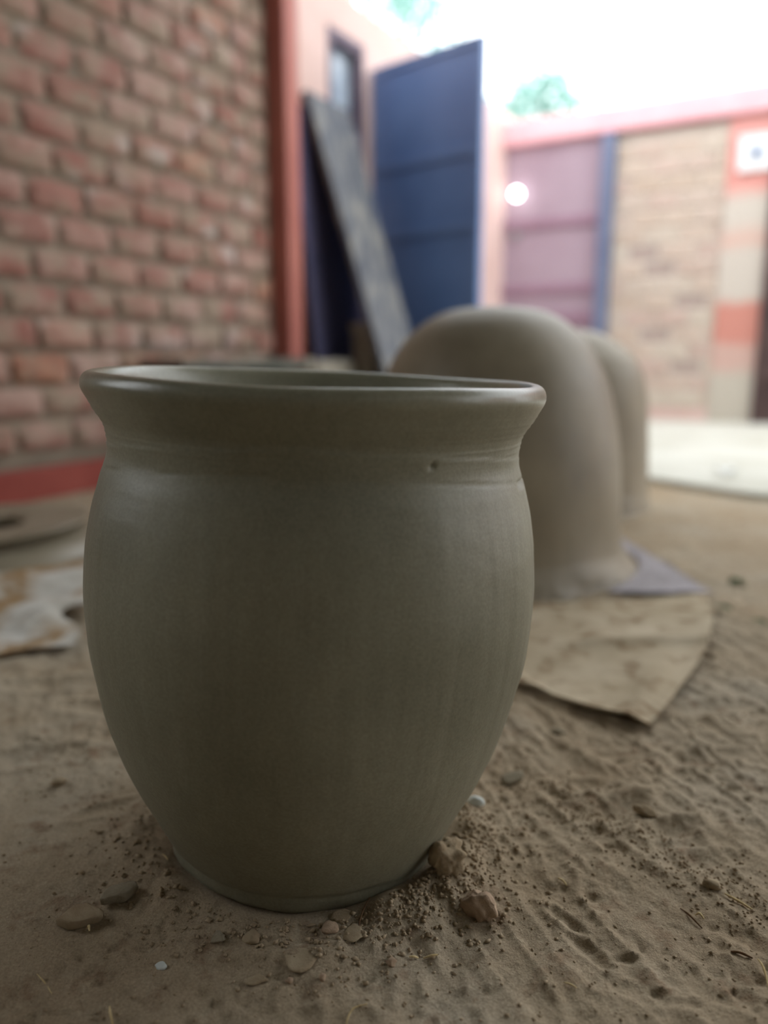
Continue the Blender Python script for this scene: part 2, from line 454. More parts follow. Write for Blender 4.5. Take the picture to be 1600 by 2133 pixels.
# ------------------------------------------------------------------ left brick wall
BL, BH = 0.214, 0.107
COL_S = 1.385
wl = empty('wall_left', W3(0, 0, 0), AZ_U); struct(wl, 'red brick wall with rough grey mortar joints')
for (a, b, z0, z1) in ((-1.35, COL_S, -.02, 2.6), (-4.0, -2.45, -.02, 2.6), (-2.45, -1.35, -.02, 0.75), (-2.45, -1.35, 2.15, 2.6)):
    box_obj('mortar_core', (a, b, 0.0, 0.22, z0, z1), M['mortar'], wl, 0)      # unseen window opening added to bring daylight onto the pot's left side
rng = random.Random(3)
def brick_mesh(i):
    r = random.Random(100 + i)
    bm = bmesh.new()
    L, H, D = BL - 0.016, BH - 0.017, 0.05
    bmesh.ops.create_grid(bm, x_segments=5, y_segments=3, size=0.5)
    for v in bm.verts:
        x, z = v.co.x * L, v.co.y * H
        ex = abs(v.co.x) > .49; ez = abs(v.co.y) > .49
        x += r.uniform(-1, 1) * (0.004 if ex else 0.01); z += r.uniform(-1, 1) * (0.0035 if ez else 0.006)
        y = r.uniform(-0.003, 0.003)
        if ex or ez:
            y += 0.004
        if ex and ez:
            x *= 0.975; z *= 0.96; y += 0.004
        v.co = Vector((x, y, z))
    b = [e for e in bm.edges if e.is_boundary]
    e = bmesh.ops.extrude_edge_only(bm, edges=b)
    for v in [g for g in e['geom'] if isinstance(g, bmesh.types.BMVert)]:
        v.co.y += D
    bmesh.ops.recalc_face_normals(bm, faces=bm.faces)
    me = bpy.data.meshes.new('brick'); bm.to_mesh(me); bm.free()
    me.materials.append(M['brick'])
    me.polygons.foreach_set('use_smooth', [True] * 8 + [False] * (len(me.polygons) - 8))
    return me
bricks = [brick_mesh(i) for i in range(10)]
def end_mesh(w):
    bm = bmesh.new(); box(bm, -w / 2, w / 2, 0, 0.05, -(BH - .017) / 2, (BH - .017) / 2, 0.005, 1)
    me = bpy.data.meshes.new('brick'); bm.to_mesh(me); bm.free(); me.materials.append(M['brick'])
    return me
for row in range(-8, 13):
    zc = 1.0 + (row + 0.5) * BH
    if zc < 0.10:
        continue
    off = 0.29 if row % 2 == 0 else 0.185
    k0 = -9
    for k in range(k0, 7):
        s0 = off + k * BL; s1 = s0 + BL
        if s1 < -0.75 or s0 > COL_S - 0.03:
            continue
        if s1 > COL_S:
            o = link('brick', end_mesh(COL_S - s0 - 0.016), None, wl)
            sc = (s0 + COL_S) / 2
        else:
            o = link('brick', bricks[rng.randrange(10)], None, wl)
            sc = (s0 + s1) / 2
        o.location = (sc + rng.uniform(-.004, .004), -0.011 + rng.uniform(-.004, .004), zc + rng.uniform(-.003, .003))
        o.rotation_euler = (rng.uniform(-.015, .015), rng.uniform(-.012, .012), rng.uniform(-.012, .012))
sk = struct(box_obj('baseboard_left', (-4.0, COL_S, -0.045, 0.0, -0.03, 0.10), M['red_skirt'], None, 0.006, W3(0, 0, 0), AZ_U), 'dull red painted plinth along the foot of the brick wall')

# red column at the end of the brick wall
column = struct(box_obj('column', (COL_S, COL_S + 0.10, -0.10, 0.16, -0.02, 2.6), M['red_paint'], None, 0.008, W3(0, 0, 0), AZ_U), 'red painted column at the end of the brick wall')
# plastered wall beyond, with its window opening
WS0, WS1, WZ0, WZ1 = 1.85, 2.18, 1.25, 1.96
wy = empty('wall_yard', W3(0, 0, 0), AZ_U); struct(wy, 'peach plastered low courtyard wall with a window')
TOPZ = 2.13
for (a, b, z0, z1) in ((COL_S + .10, WS0, -.02, TOPZ), (WS1, SB + .2, -.02, TOPZ), (WS0, WS1, -.02, WZ0), (WS0, WS1, WZ1, TOPZ)):
    box_obj('plaster', (a, b, 0.0, 0.2, z0, z1), M['peach'], wy, 0)
win = empty('window_1', W3(WS0, 0, WZ0), AZ_U); struct(win, 'small window with dark frame in the peach wall')
ww, wh = WS1 - WS0, WZ1 - WZ0
bm = bmesh.new()
box(bm, 0, .04, .0, .09, 0, wh, .003); box(bm, ww - .05, ww, .0, .09, 0, wh, .003)
box(bm, .04, ww - .05, .0, .09, wh - .05, wh, .003); box(bm, .04, ww - .05, .0, .09, 0, .04, .003)
bm_obj('window_frame', bm, M['frame_wood'], win)
box_obj('pane', (.04, ww - .05, .055, .065, .36, wh - .05), M['pane'], win, 0)
box_obj('shutter', (.04, ww - .05, .04, .065, .04, .35), M['shutter'], win, .003)
box_obj('transom', (.04, ww - .05, .02, .075, .345, .37), M['frame_wood'], win, .002)
# wall behind the pane: the dark room is only a shallow closed box
bm = bmesh.new(); box(bm, -.1, ww + .1, .2, .23, -.1, wh + .1)
bm_obj('window_back', bm, M['frame_wood'], win)

# ------------------------------------------------------------------ back wall
wb = empty('wall_back', W3(SB, 0, 0), AZ_V); struct(wb, 'far courtyard wall of patched plaster and tan brick infill')
G0, G1, P1, T1, D0 = -0.02, 0.70, 0.79, 1.485, 1.750
box_obj('core', (-0.2, D0, 0.06, 0.26, -.02, 1.90), M['tan_mortar'], wb, 0)
box_obj('plaster_panel', (T1, D0, 0.0, 0.06, -.02, 1.9), M['plaster'], wb, 0.004)
box_obj('plaster_panel', (-0.2, 0.005, -0.0, 0.06, -.02, 1.98), M['peach'], wb, 0.004)
box_obj('plaster_panel', (P1 - .02, T1, 0.0, 0.06, -.02, 0.10), M['peach'], wb, 0.004)
# lintel and coping
struct(box_obj('trim_1', (-0.2, 4.6, -0.05, 0.30, 1.90, 2.06), M['coping'], None, .012, W3(SB, 0, 0), AZ_V), 'pink coping along the top of the far courtyard wall')
box_obj('joint_fill', (P1, T1, 0.014, 0.06, .10, 1.88), M['tan_mortar'], wb, 0)
# tan brick infill, every brick its own piece, some set back with recess shade in their colour
tb = []
for i in range(4):
    r = random.Random(400 + i); bm = bmesh.new()
    box(bm, -(BL - .016) / 2, (BL - .016) / 2, 0, .055, -(BH - .017) / 2, (BH - .017) / 2, .006, 1)
    for v in bm.verts:
        v.co += Vector((r.uniform(-.003, .003), r.uniform(-.002, .002), r.uniform(-.003, .003)))
    me = bpy.data.meshes.new('brick'); bm.to_mesh(me); bm.free(); me.materials.append(M['tan_brick']); tb.append(me)
hm = tb[0].copy(); hm.materials.clear(); hm.materials.append(M['recess_shade'])
rng = random.Random(9)
half = {}
for row in range(16):
    zc = 0.105 + (row + .5) * BH
    x = P1 + (0 if row % 2 == 0 else -BL / 2)
    k = 0
    while x < T1 - 0.02:
        a, b = max(x, P1), min(x + BL, T1)
        if b - a > 0.03:
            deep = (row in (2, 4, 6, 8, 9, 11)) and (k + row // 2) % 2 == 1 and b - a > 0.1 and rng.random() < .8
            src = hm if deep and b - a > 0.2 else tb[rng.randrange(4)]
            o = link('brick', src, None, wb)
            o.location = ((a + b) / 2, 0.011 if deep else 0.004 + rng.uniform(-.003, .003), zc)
            o.scale = ((b - a - .016) / (BL - .016), 1, 1)
        x += BL; k += 1
# slate post
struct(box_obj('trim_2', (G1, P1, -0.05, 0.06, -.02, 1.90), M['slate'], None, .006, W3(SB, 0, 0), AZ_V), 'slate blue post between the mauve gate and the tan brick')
# mauve sheet gate
door1 = empty('door_1', W3(SB, 0, 0), AZ_V); struct(door1, 'mauve sheet metal gate leaf in the far wall')
GX0, GX1 = 0.005, G1
zz = [0.05, 0.38, 0.71, 1.04, 1.37, 1.70, 1.90]
for i in range(6):
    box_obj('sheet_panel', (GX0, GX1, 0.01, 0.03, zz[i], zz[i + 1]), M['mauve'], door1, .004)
for z in (0.05, 0.71, 0.92, 1.37):
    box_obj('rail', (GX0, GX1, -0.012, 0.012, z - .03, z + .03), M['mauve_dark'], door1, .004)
bm = bmesh.new(); bmesh.ops.create_cone(bm, cap_ends=True, segments=20, radius1=.028, radius2=.022, depth=.03)
kn = bm_obj('latch_knob', bm, M['steel'], door1, True); kn.location = (0.10, -0.012, 1.30); kn.rotation_euler = (math.radians(90), 0, 0)
kn['label'] = 'pale metal latch knob'
# small round lamp above the latch
lamp = empty('wall_lamp', W3(SB, 0, 0), AZ_V); thing(lamp, 'small round glowing white lamp on the mauve gate', 'lamp')
bm = bmesh.new(); bmesh.ops.create_cone(bm, cap_ends=True, segments=24, radius1=.03, radius2=.026, depth=.03)
lb = bm_obj('lamp_base', bm, M['white_plate'], lamp, True); lb.location = (0.115, -0.005, 1.575); lb.rotation_euler = (math.radians(90), 0, 0)
bm = bmesh.new(); bmesh.ops.create_uvsphere(bm, u_segments=24, v_segments=14, radius=.033)
gl = bm_obj('globe', bm, M['lamp'], lamp, True); gl.location = (0.115, -0.048, 1.575)
# white plate with a round blue-grey centre
plt = empty('wall_plate', W3(SB, 0, 0), AZ_V); thing(plt, 'white square plate with a round blue-grey centre on the salmon wall', 'wall plate')
box_obj('plate', (1.545, 1.755, -0.025, 0.0, 1.565, 1.775), M['white_plate'], plt, .006)
bm = bmesh.new(); bmesh.ops.create_cone(bm, cap_ends=True, segments=28, radius1=.034, radius2=.030, depth=.02)
bmesh.ops.bevel(bm, geom=bm.edges[:], offset=.002, segments=1, affect='EDGES')
ctr = bm_obj('round_centre', bm, M['plate_dark'], plt, True); ctr.location = (1.65, -0.032, 1.67); ctr.rotation_euler = (math.radians(90), 0, 0)
ctr['label'] = 'round blue-grey centre'
# dark door at the far right
door3 = empty('door_2', W3(SB, 0, 0), AZ_V); struct(door3, 'dark brown door in the far wall beyond the salmon plaster')
box_obj('door_leaf', (D0 + .05, D0 + .85, 0.0, 0.05, .0, 1.86), M['dark_wood'], door3, .004)
for a, b in ((D0, D0 + .05), (D0 + .85, D0 + .90)):
    box_obj('jamb', (a, b, -0.03, 0.12, -.02, 1.9), M['dark_wood'], door3, .004)
for z in (.35, .95, 1.55):
    box_obj('door_batten', (D0 + .05, D0 + .85, -0.02, 0.0, z - .05, z + .05), M['dark_wood'], door3, .004)
bm = bmesh.new(); box(bm, D0 + .12, D0 + .135, -.05, -.035, .95, 1.10, .003); box(bm, D0 + .12, D0 + .135, -.05, 0, .95, .965); box(bm, D0 + .12, D0 + .135, -.05, 0, 1.085, 1.10)
bm_obj('door_handle', bm, M['steel'], door3)
box_obj('plaster_panel', (D0 + .90, 4.6, 0.0, 0.26, -.02, 1.9), M['plaster'], wb, 0.004)

# blue door leaf standing open from the left wall
HG = Vector((-0.055, 4.285, 0)); FR = Vector((0.452, 3.826, 0))
dv = FR - HG; DL = dv.length
door2 = empty('door_3', HG, math.atan2(dv.y, dv.x)); struct(door2, 'dark blue sheet metal door leaf standing open')
for i, (z0, z1) in enumerate(((0.03, 1.06), (1.06, 1.395), (1.395, 1.87))):
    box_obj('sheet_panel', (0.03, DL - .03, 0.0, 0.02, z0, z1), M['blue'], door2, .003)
for a, b in ((0, .035), (DL - .035, DL)):
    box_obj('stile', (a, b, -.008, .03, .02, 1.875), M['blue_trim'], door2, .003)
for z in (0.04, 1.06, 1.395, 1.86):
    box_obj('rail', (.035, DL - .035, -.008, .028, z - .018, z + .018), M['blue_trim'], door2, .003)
for z in (.35, 1.5):
    bm = bmesh.new(); bmesh.ops.create_cone(bm, cap_ends=True, segments=12, radius1=.012, radius2=.012, depth=.10)
    h = bm_obj('hinge', bm, M['steel'], door2, True); h.location = (-.008, .01, z)

# porch: roof over the potter's floor, unseen walls kept low for daylight, open to the yard
roofm = M['concrete_dark']
struct(box_obj('ceiling', (-4.2, 1.45, -6.2, 0.22, 2.6, 2.75), roofm, None, 0, W3(0, 0, 0), AZ_U), 'dark concrete roof slab over the porch')
struct(box_obj('wall_behind', (-4.2, -4.0, -6.2, 0.22, -.02, 2.42), M['mortar'], None, 0, W3(0, 0, 0), AZ_U), 'unseen rough wall behind the porch, lowered to let daylight in')  # height set so a gap under the roof admits daylight
struct(box_obj('wall_right', (-4.0, 0.3, -6.2, -6.0, -.02, 2.36), M['mortar'], None, 0, W3(0, 0, 0), AZ_U), 'unseen rough side wall of the porch, lowered to let daylight in')
struct(box_obj('wall_side', (1.45, SB + .2, -6.2, -6.0, -.02, 2.0), M['peach'], None, 0, W3(0, 0, 0), AZ_U), 'peach side wall of the courtyard')

# low concrete bench against the bricks, and the block the column stands by
bn = empty('bench', W3(0, 0, 0), AZ_U); thing(bn, 'low dark concrete bench against the brick wall behind the pot', 'bench')
box_obj('seat_slab', (.55, 1.28, -.26, -.046, .395, .437), M['concrete_dark'], bn, .006)
for a in (.60, 1.15):
    box_obj('support', (a, a + .09, -.23, -.046, -.01, .395), M['concrete_dark'], bn, .005)
ec = box_obj('end_cap', (1.283, 1.335, -.26, -.046, .385, .44), M['concrete'], bn, .006); ec['label'] = 'pale concrete end'
kb = box_obj('plinth_block', (1.35, 1.69, -.265, -.19, -.01, .432), M['concrete'], None, .012, W3(0, 0, 0), AZ_U)
thing(kb, 'pale concrete block standing at the foot of the red column', 'block')
gb = empty('concrete_post', W3(1.87, -.30 + 0.0, 0), AZ_U)
thing(gb, 'short grey concrete post standing behind the leaning board', 'post')

# leaning sheets: both rest on the wall top edge outward, foot on the ground
def leaning(name, s0, s1, zt, foot, thick, mat, parent, inner=0.012):
    A0 = W3(s0, inner, zt); A1 = W3(s1, inner, zt); B0 = W3(s0, inner + foot, 0.0); B1 = W3(s1, inner + foot, 0.0)
    n = (A1 - A0).cross(B0 - A0).normalized()
    if n.z < 0:
        n = -n
    bm = bmesh.new()
    lo = [bm.verts.new(p) for p in (A0, A1, B1, B0)]
    hi = [bm.verts.new(p + n * thick) for p in (A0, A1, B1, B0)]
    bm.faces.new(lo); bm.faces.new(hi[::-1])
    for i in range(4):
        j = (i + 1) % 4
        bm.faces.new((lo[i], hi[i], hi[j], lo[j]))
    bmesh.ops.recalc_face_normals(bm, faces=bm.faces)
    bmesh.ops.bevel(bm, geom=bm.edges[:], offset=.003, segments=1, affect='EDGES')
    bmesh.ops.translate(bm, verts=bm.verts, vec=-B0)
    o = bm_obj(name, bm, mat, parent); o.location = B0
    return o
sh = leaning('shade_sheet', 1.53, 2.10, 1.55, 0.16, .006, M['navy'], None)  # dark sheet added for the shade under the leaning board
thing(sh, 'added dark navy sheet standing in for the shade behind the grey board', 'sheet')
bd = leaning('leaning_board', 1.62, 1.97, 1.60, 0.53, .03, M['board'], None)
thing(bd, 'long weathered grey board leaning from the ground up to the peach wall', 'board')
bm = bmesh.new(); box(bm, -.085, .085, -.055, .055, 0, .56, .008)
for v in bm.verts:
    v.co.x *= 1 - .08 * v.co.z
bm_obj('shaft', bm, M['concrete'], gb)
bm = bmesh.new(); box(bm, -.095, .095, -.062, .062, .56, .60, .008); bm_obj('cap', bm, M['concrete'], gb)
gb.location = W3(1.80, 0.262, 0)

# ================================================================== POTS
# ------------------------------------------------------------------ main pot
zk = [0.0, 0.0154, 0.0411, 0.0822, 0.1234, 0.1645, 0.2056, 0.2467, 0.2879, 0.3187, 0.3444, 0.3680, 0.3855, 0.4010, 0.4150]
rk = [0.1230, 0.1330, 0.1455, 0.1649, 0.1798, 0.1899, 0.1962, 0.1985, 0.1957, 0.1905, 0.1835, 0.1768, 0.1788, 0.1868, 0.1940]
za = np.linspace(0, 0.4150, 230); ra = pchip(za, zk, rk)
prof = [(0.0, 0.004)] + [(0.06, 0.0)] + list(zip(ra, za))
prof += [(.1951, .4178), (.1957, .4204), (.1958, .4230), (.1955, .4252), (.1948, .4273), (.1937, .4292), (.1922, .4307), (.1903, .4317), (.1880, .4322), (.1857, .4321), (.1834, .4314), (.1812, .4301), (.1794, .4282), (.1776, .4250)]
prof += [(0.1745, .4150), (0.1685, .4000), (0.1640, .3850), (0.1625, .3680), (0.1665, .3500), (0.1735, .3200), (0.1790, .2880), (0.1815, .2470), (0.1790, .2056),
         (0.1720, .1645), (0.1620, .1234), (0.1470, .0822), (0.1250, .0450), (0.09, .0250), (0.04, .0200), (0.0005, .0195)]
NS = 420
pr = np.array(prof); NR = len(pr)
Rp = np.repeat(pr[:, :1], NS, 1); Zp = np.repeat(pr[:, 1:], NS, 1)
th = np.linspace(0, 2 * np.pi, NS, endpoint=False)[None, :] * np.ones((NR, 1))
cx, sx_ = np.cos(th), np.sin(th)
outer = (np.arange(NR)[:, None] >= 2) & (np.arange(NR)[:, None] < 2 + len(za)) & np.ones((1, NS), bool)
def pn(f, zf, seed, octv=3):
    return fbm(cx * f + 50 + Zp * zf * .7, sx_ * f + 90 + Zp * zf, seed, octv) - .5
d = 0.0016 * pn(1.2, 5, 5) + 0.0010 * pn(3, 25, 6)
# ragged seam where the neck coil was wiped, front left to right
fr = np.clip(-np.sin(th), 0, 1) ** 2
zs = 0.3700 + 0.0150 * fr + 0.0030 * (fbm(th * 3.2, th * 0 + 3, 12, 4) - .5)
d += outer * (-0.0006) * sstep(-0.0006, 0.0014, Zp - zs) * sstep(0.404, 0.392, Zp)
d += outer * 0.0010 * np.exp(-((Zp - zs + .0006) / .0010) ** 2) * sstep(.35, .6, fbm(th * 2.2, th * 0 + 9, 35, 3))
zg = 0.352 + 0.0160 * fr + 0.0030 * (fbm(th * 2.1, th * 0 + 8, 19, 3) - .5)
d += outer * (-0.0010) * np.exp(-((Zp - zg) / .0012) ** 2) * sstep(.4, .6, fbm(th * 2.5, th * 0 + 5, 33, 3))
# fine rings on the collar
d += outer * 0.0003 * np.sin(Zp * 2 * np.pi / .0046) * sstep(.372, .38, Zp) * sstep(.415, .40, Zp)
# vertical paddle facets and chips
d += outer * 0.0008 * (fbm(th * 14, Zp * 3, 44, 3) - .5) * sstep(.36, .33, Zp) * sstep(.03, .08, Zp)
def chip(tc, zc, dt, dz, dep):
    return outer * -dep * np.exp(-((th - tc) / dt) ** 4 - ((Zp - zc) / dz) ** 4)
TR = 2 * np.pi
d += chip(TR - 0.27, 0.3500, 0.09, 0.0030, 0.0050)      # nick on the right edge of the shoulder
d += chip(TR - 1.02, 0.3760, 0.012, 0.0028, 0.0022)
d += chip(TR - 0.98, 0.1290, 0.006, 0.0035, 0.0020)
# irregular squeezed foot
foot = sstep(.014, .002, Zp) * outer
d += foot * (0.0040 + 0.007 * (fbm(th * 2.4, th * 0 + 2, 71, 4) - .45))
d += -0.0022 * outer * np.exp(-((Zp - .0165) / .003) ** 2) * sstep(.35, .6, fbm(th * 1.8, th * 0 + 6, 72, 3))
Rp = np.maximum(Rp + d * (Rp > .05), 0.0003)
lip = sstep(.405, .43, Zp)
Zp = Zp + lip * (0.0018 * np.sin(th) - 0.0012 + 0.0008 * np.sin(th * 2 + 2.4) + 0.0005 * np.sin(th * 5 + .4))
pot = lathe('clay_pot', Rp, Zp, M['clay'])
pot.location = (POT.x, POT.y, 0.002)
ax = Vector((math.sin(0.039), math.sin(0.0042), 1)).normalized()
pot.rotation_mode = 'QUATERNION'; pot.rotation_quaternion = Vector((0, 0, 1)).rotation_difference(ax)
thing(pot, 'large wet grey clay pot with flared rim standing upright in front', 'pot')

# ------------------------------------------------------------------ upturned pots behind
def dome(name, x, y, prof, seed, label, lipw):
    z, r = np.array([p[0] for p in prof]), np.array([p[1] for p in prof])
    za = np.concatenate([np.linspace(0, z[-1] * .86, 90), z[-1] * (1 - .14 * (1 - np.linspace(0, 1, 40)[1:]) ** 2)])
    ra = np.maximum(pchip(za, z, r), 0.0004)
    n = 200
    R = np.repeat(ra[:, None], n, 1); Z = np.repeat(za[:, None], n, 1)
    t = np.linspace(0, 2 * np.pi, n, endpoint=False)[None, :] * np.ones_like(R)
    q = fbm(np.cos(t) * 1.4 + 20 + Z, np.sin(t) * 1.4 + 40 + Z * 4, seed, 3) - .5
    R += 0.006 * q * (R / ra.max())
    lp = sstep(.085, .0, Z)
    R += lp ** 1.6 * (lipw + 0.034 * (fbm(t * 3.2, Z * 16, seed + 4, 4) - .45)) + 0.010 * sstep(.02, 0, Z) * (fbm(t * 7, t * 0, seed + 9, 3))
    R += 0.0012 * np.exp(-((Z - .075) / .008) ** 2)
    o = lathe(name, R, Z, M['clay_dome'])
    o.location = (x, y, -0.002)
    return thing(o, label, 'pot', 'upturned clay pots')
dome('upturned_pot', 0.235, 1.67, [(0, .288), (.044, .281), (.089, .278), (.166, .276), (.25, .2695), (.333, .255), (.40, .236), (.455, .209), (.50, .173), (.53, .132), (.548, .082), (.556, .0)],
     5, 'upturned round-bottomed clay pot right behind the upright pot, nearer of the two', 0.020)
dome('upturned_pot', 0.572, 2.36, [(0, .242), (.042, .2385), (.085, .236), (.159, .232), (.239, .227), (.318, .2215), (.382, .209), (.435, .184), (.477, .142), (.509, .092), (.524, .05), (.53, .0)],
     8, 'farther upturned clay pot, mostly hidden behind the nearer one', 0.010)

# ------------------------------------------------------------------ small squat pot on the left
sp = [(0.0, .0), (.12, .0), (.19, .022), (.245, .062), (.252, .085), (.238, .112), (.205, .135), (.180, .146), (.176, .152), (.190, .160), (.205, .168), (.2075, .176), (.204, .181), (.190, .183), (.160, .181), (.080, .176), (.066, .168), (.066, .150),
      (.15, .135), (.21, .10), (.215, .06), (.17, .025), (.10, .012), (.0005, .011)]
t = np.arange(len(sp)); tt = np.linspace(0, len(sp) - 1, 150)
pr = np.stack([pchip(tt, t, [p[0] for p in sp]), pchip(tt, t, [p[1] for p in sp])], 1)
small = lathe('squat_pot', np.maximum(np.repeat(pr[:, :1], 120, 1), .0004), np.repeat(pr[:, 1:], 120, 1), M['clay_small'])
small.scale = (1, 1, 0.72); small.location = (-0.90, 1.735, -0.054); small.rotation_euler = (math.radians(1.0), math.radians(-1.5), 0)
thing(small, 'small squat clay pot with wide rim beside the red plinth of the brick wall', 'pot')

# ================================================================== SACKS AND SHEETS
def pip(px, py, poly):
    inside = np.zeros(px.shape, bool); n = len(poly)
    for i in range(n):
        x0, y0 = poly[i]; x1, y1 = poly[(i + 1) % n]
        c = ((y0 > py) != (y1 > py)) & (px < (x1 - x0) * (py - y0) / (y1 - y0 + 1e-12) + x0)
        inside ^= c
    return inside
def quad_sheet(name, c, nu, nv, hfun, mat, thick, wob=0.006, seed=1, curve=None):
    """sheet over the four ground corners c (a,b,c,d), own height field, real thickness"""
    u = np.linspace(0, 1, nu)[None, :]; v = np.linspace(0, 1, nv)[:, None]
    a, b, cc, dd = [np.array(p) for p in c]
    P = ((1 - u)[..., None] * (1 - v)[..., None] * a + u[..., None] * (1 - v)[..., None] * b + u[..., None] * v[..., None] * cc + (1 - u)[..., None] * v[..., None] * dd)
    X, Y = P[..., 0].copy(), P[..., 1].copy()
    Uu = np.broadcast_to(u, X.shape); Vv = np.broadcast_to(v, X.shape)
    X += wob * (fbm(Uu * 5 + seed, Vv * 5, seed, 3) - .5) * 2; Y += wob * (fbm(Uu * 5, Vv * 5 + seed, seed + 3, 3) - .5) * 2
    if curve:
        dx, dy = curve(Uu, Vv); X += dx; Y += dy
    Z = 0.010 * (fbm(X / 0.32, Y / 0.32, 3, 3) - .5) + 0.006 + hfun(Uu, Vv, X, Y)
    top = np.stack([X, Y, Z + thick], -1).reshape(-1, 3); bot = np.stack([X, Y, Z], -1).reshape(-1, 3)
    n = nu * nv; q = grid_quads(nv, nu)
    ring = list(range(nu)) + [k * nu + nu - 1 for k in range(1, nv)] + list(range(n - 2, n - nu - 1, -1)) + [k * nu for k in range(nv - 2, 0, -1)]
    side = [(ring[i], ring[i] + n, ring[(i + 1) % len(ring)] + n, ring[(i + 1) % len(ring)]) for i in range(len(ring))]
    me = np_mesh(name, np.concatenate([bot, top]), np.concatenate([q[:, ::-1], q + n, np.array(side)]))
    return link(name, me, mat, None, True)
def edge_lift(u, v, w=0.08):
    return np.maximum.reduce([np.exp(-u / w), np.exp(-(1 - u) / w), np.exp(-v / w), np.exp(-(1 - v) / w)])
# dusty brown sack in front of the near upturned pot; u runs left to right, v runs front to back
def h_brown(u, v, X, Y):
    h = 0.007 * (fbm(u * 4, v * 4, 91, 3) - .4) + 0.004 * edge_lift(u, v, .07)
    h += 0.012 * np.exp(-((v - .50 - .10 * (u - .6)) / .035) ** 2) * sstep(.40, .62, u)          # fold across the sack
    h += 0.010 * np.exp(-((u - .88) / .10) ** 2 - ((v - .18) / .2) ** 2)
    h += 0.008 * np.exp(-((u - .12) / .10) ** 2 - ((v - .08) / .10) ** 2)
    return np.maximum(h, -0.001)
br = quad_sheet('jute_sack', ((0.188, 0.978), (0.322, 0.862), (0.605, 1.375), (0.08, 1.29)), 110, 120, h_brown, M['sack_brown'], .0035, .006, 4,
                lambda u, v: (0.035 * np.sin(v * np.pi) * u - 0.05 * np.sin(v * np.pi) * (1 - u), 0 * u))
thing(br, 'dusty brown sack spread on the earth in front of the upturned pots', 'sack')
def h_grey(u, v, X, Y):
    return np.maximum(0.003 + 0.005 * (fbm(u * 5, v * 5, 131, 4) - .35), 0.002)
gs = quad_sheet('plastic_sheet', ((0.425, 1.395), (0.622, 1.400), (0.585, 1.83), (0.53, 1.80)), 60, 60, h_grey, M['sheet_grey'], .002, .006, 9,
                lambda u, v: (0.076 * np.sin(v * np.pi) * (1 - u), 0 * u))
thing(gs, 'grey plastic sheet sticking out from under the nearer upturned pot', 'plastic sheet')
# stained white sack on the left, heaped towards the squat pot
def h_white(u, v, X, Y):
    h = 0.050 * sstep(.15, .85, v) * (0.75 + .5 * (fbm(u * 3, v * 3, 151, 3) - .5))
    h += 0.016 * (fbm(u * 5 + v * 2, v * 5, 161, 4) - .4)
    h += 0.022 * np.exp(-((u - .93) / .09) ** 2 - ((v - .33) / .10) ** 2)                       # lifted fold with a dark gap under it
    return np.maximum(h, 0.0)
ws = quad_sheet('white_sack', ((-0.98, 0.88), (-0.485, 1.11), (-0.53, 1.50), (-1.08, 1.24)), 110, 110, h_white, M['sack_white'], .003, .009, 14,
                lambda u, v: (-0.05 * np.exp(-((v - .30) / .08) ** 2) * u ** 3, 0.02 * np.sin(u * 9) * (1 - v)))
thing(ws, 'white woven sack stained with brown mud heaped before the squat pot', 'sack')
# crumpled white scrap at the edge of the yard
bm = bmesh.new(); bmesh.ops.create_grid(bm, x_segments=14, y_segments=10, size=.5)
for v in bm.verts:
    x, y = v.co.x, v.co.y
    v.co = Vector((x * .09, y * .05, .014 + .03 * float(fbm(np.array([x * 4 + 3]), np.array([y * 4 + 5]), 5, 3)[0])))
e = bmesh.ops.solidify(bm, geom=bm.faces[:], thickness=.0015)
scp = bm_obj('paper_scrap', bm, M['scrap'], None, True); scp.location = (1.235, 2.74, .018); scp.rotation_euler = (0, 0, .5)
thing(scp, 'crumpled white paper scrap at the edge of the pale cement floor', 'scrap')

# ================================================================== CLODS, STONES, STRAW
def clod_mesh(seed, sx, sy, sz, rough=.35, sub=3, flat=0.0):
    r = random.Random(seed); bm = bmesh.new()
    bmesh.ops.create_icosphere(bm, subdivisions=sub, radius=1.0)
    cuts = [Vector((r.gauss(0, 1), r.gauss(0, 1), r.gauss(0, .8))).normalized() for _ in range(9)]
    offs = [r.uniform(.58, .86) for _ in cuts]
    P = np.array([v.co[:] for v in bm.verts])
    nz = fbm(P[:, 0] * 2 + seed, P[:, 1] * 2 + P[:, 2] * 1.7, seed, 4) - .5
    for i, v in enumerate(bm.verts):
        p = v.co.copy()
        for c, o in zip(cuts, offs):
            dd = p.dot(c)
            if dd > o:
                p -= c * (dd - o) * .92
        p *= 1 + rough * nz[i]
        if flat and p.z > flat:
            p.z = flat + (p.z - flat) * .15
        v.co = Vector((p.x * sx, p.y * sy, p.z * sz))
    me = bpy.data.meshes.new('clod'); bm.to_mesh(me); bm.free()
    return me
def clod(name, x, y, size, seed, mat, label, rz=0.0, sink=.35, cat='clod', group=None, tilt=(0, 0), flat=0.0, rough=.35, sub=3, zadd=0):
    o = link(name, clod_mesh(seed, size[0] / 2, size[1] / 2, size[2] / 2, rough, sub, flat), M[mat], None, sub > 2)
    o.location = (x, y, gz(x, y) + size[2] * (.5 - sink) + zadd); o.rotation_euler = (tilt[0], tilt[1], rz)
    return thing(o, label, cat, group)
clod('clay_chip', -0.245, 0.541, (.038, .026, .016), 11, 'clod', 'flat brown chip of dry mud, larger of the two lying left of the pot', .15, .12, 'mud chip', flat=.35)
clod('clay_chip', -0.221, 0.567, (.036, .019, .017), 12, 'clod_grey', 'greyish slab of dry mud beside the larger brown chip left of the pot', .75, .12, 'mud chip', flat=.35)
clod('earth_clod', 0.052, 0.590, (.036, .030, .040), 13, 'clod', 'pointed earth clod against the right foot of the upright pot', .6, .30, rough=.8, sub=4)
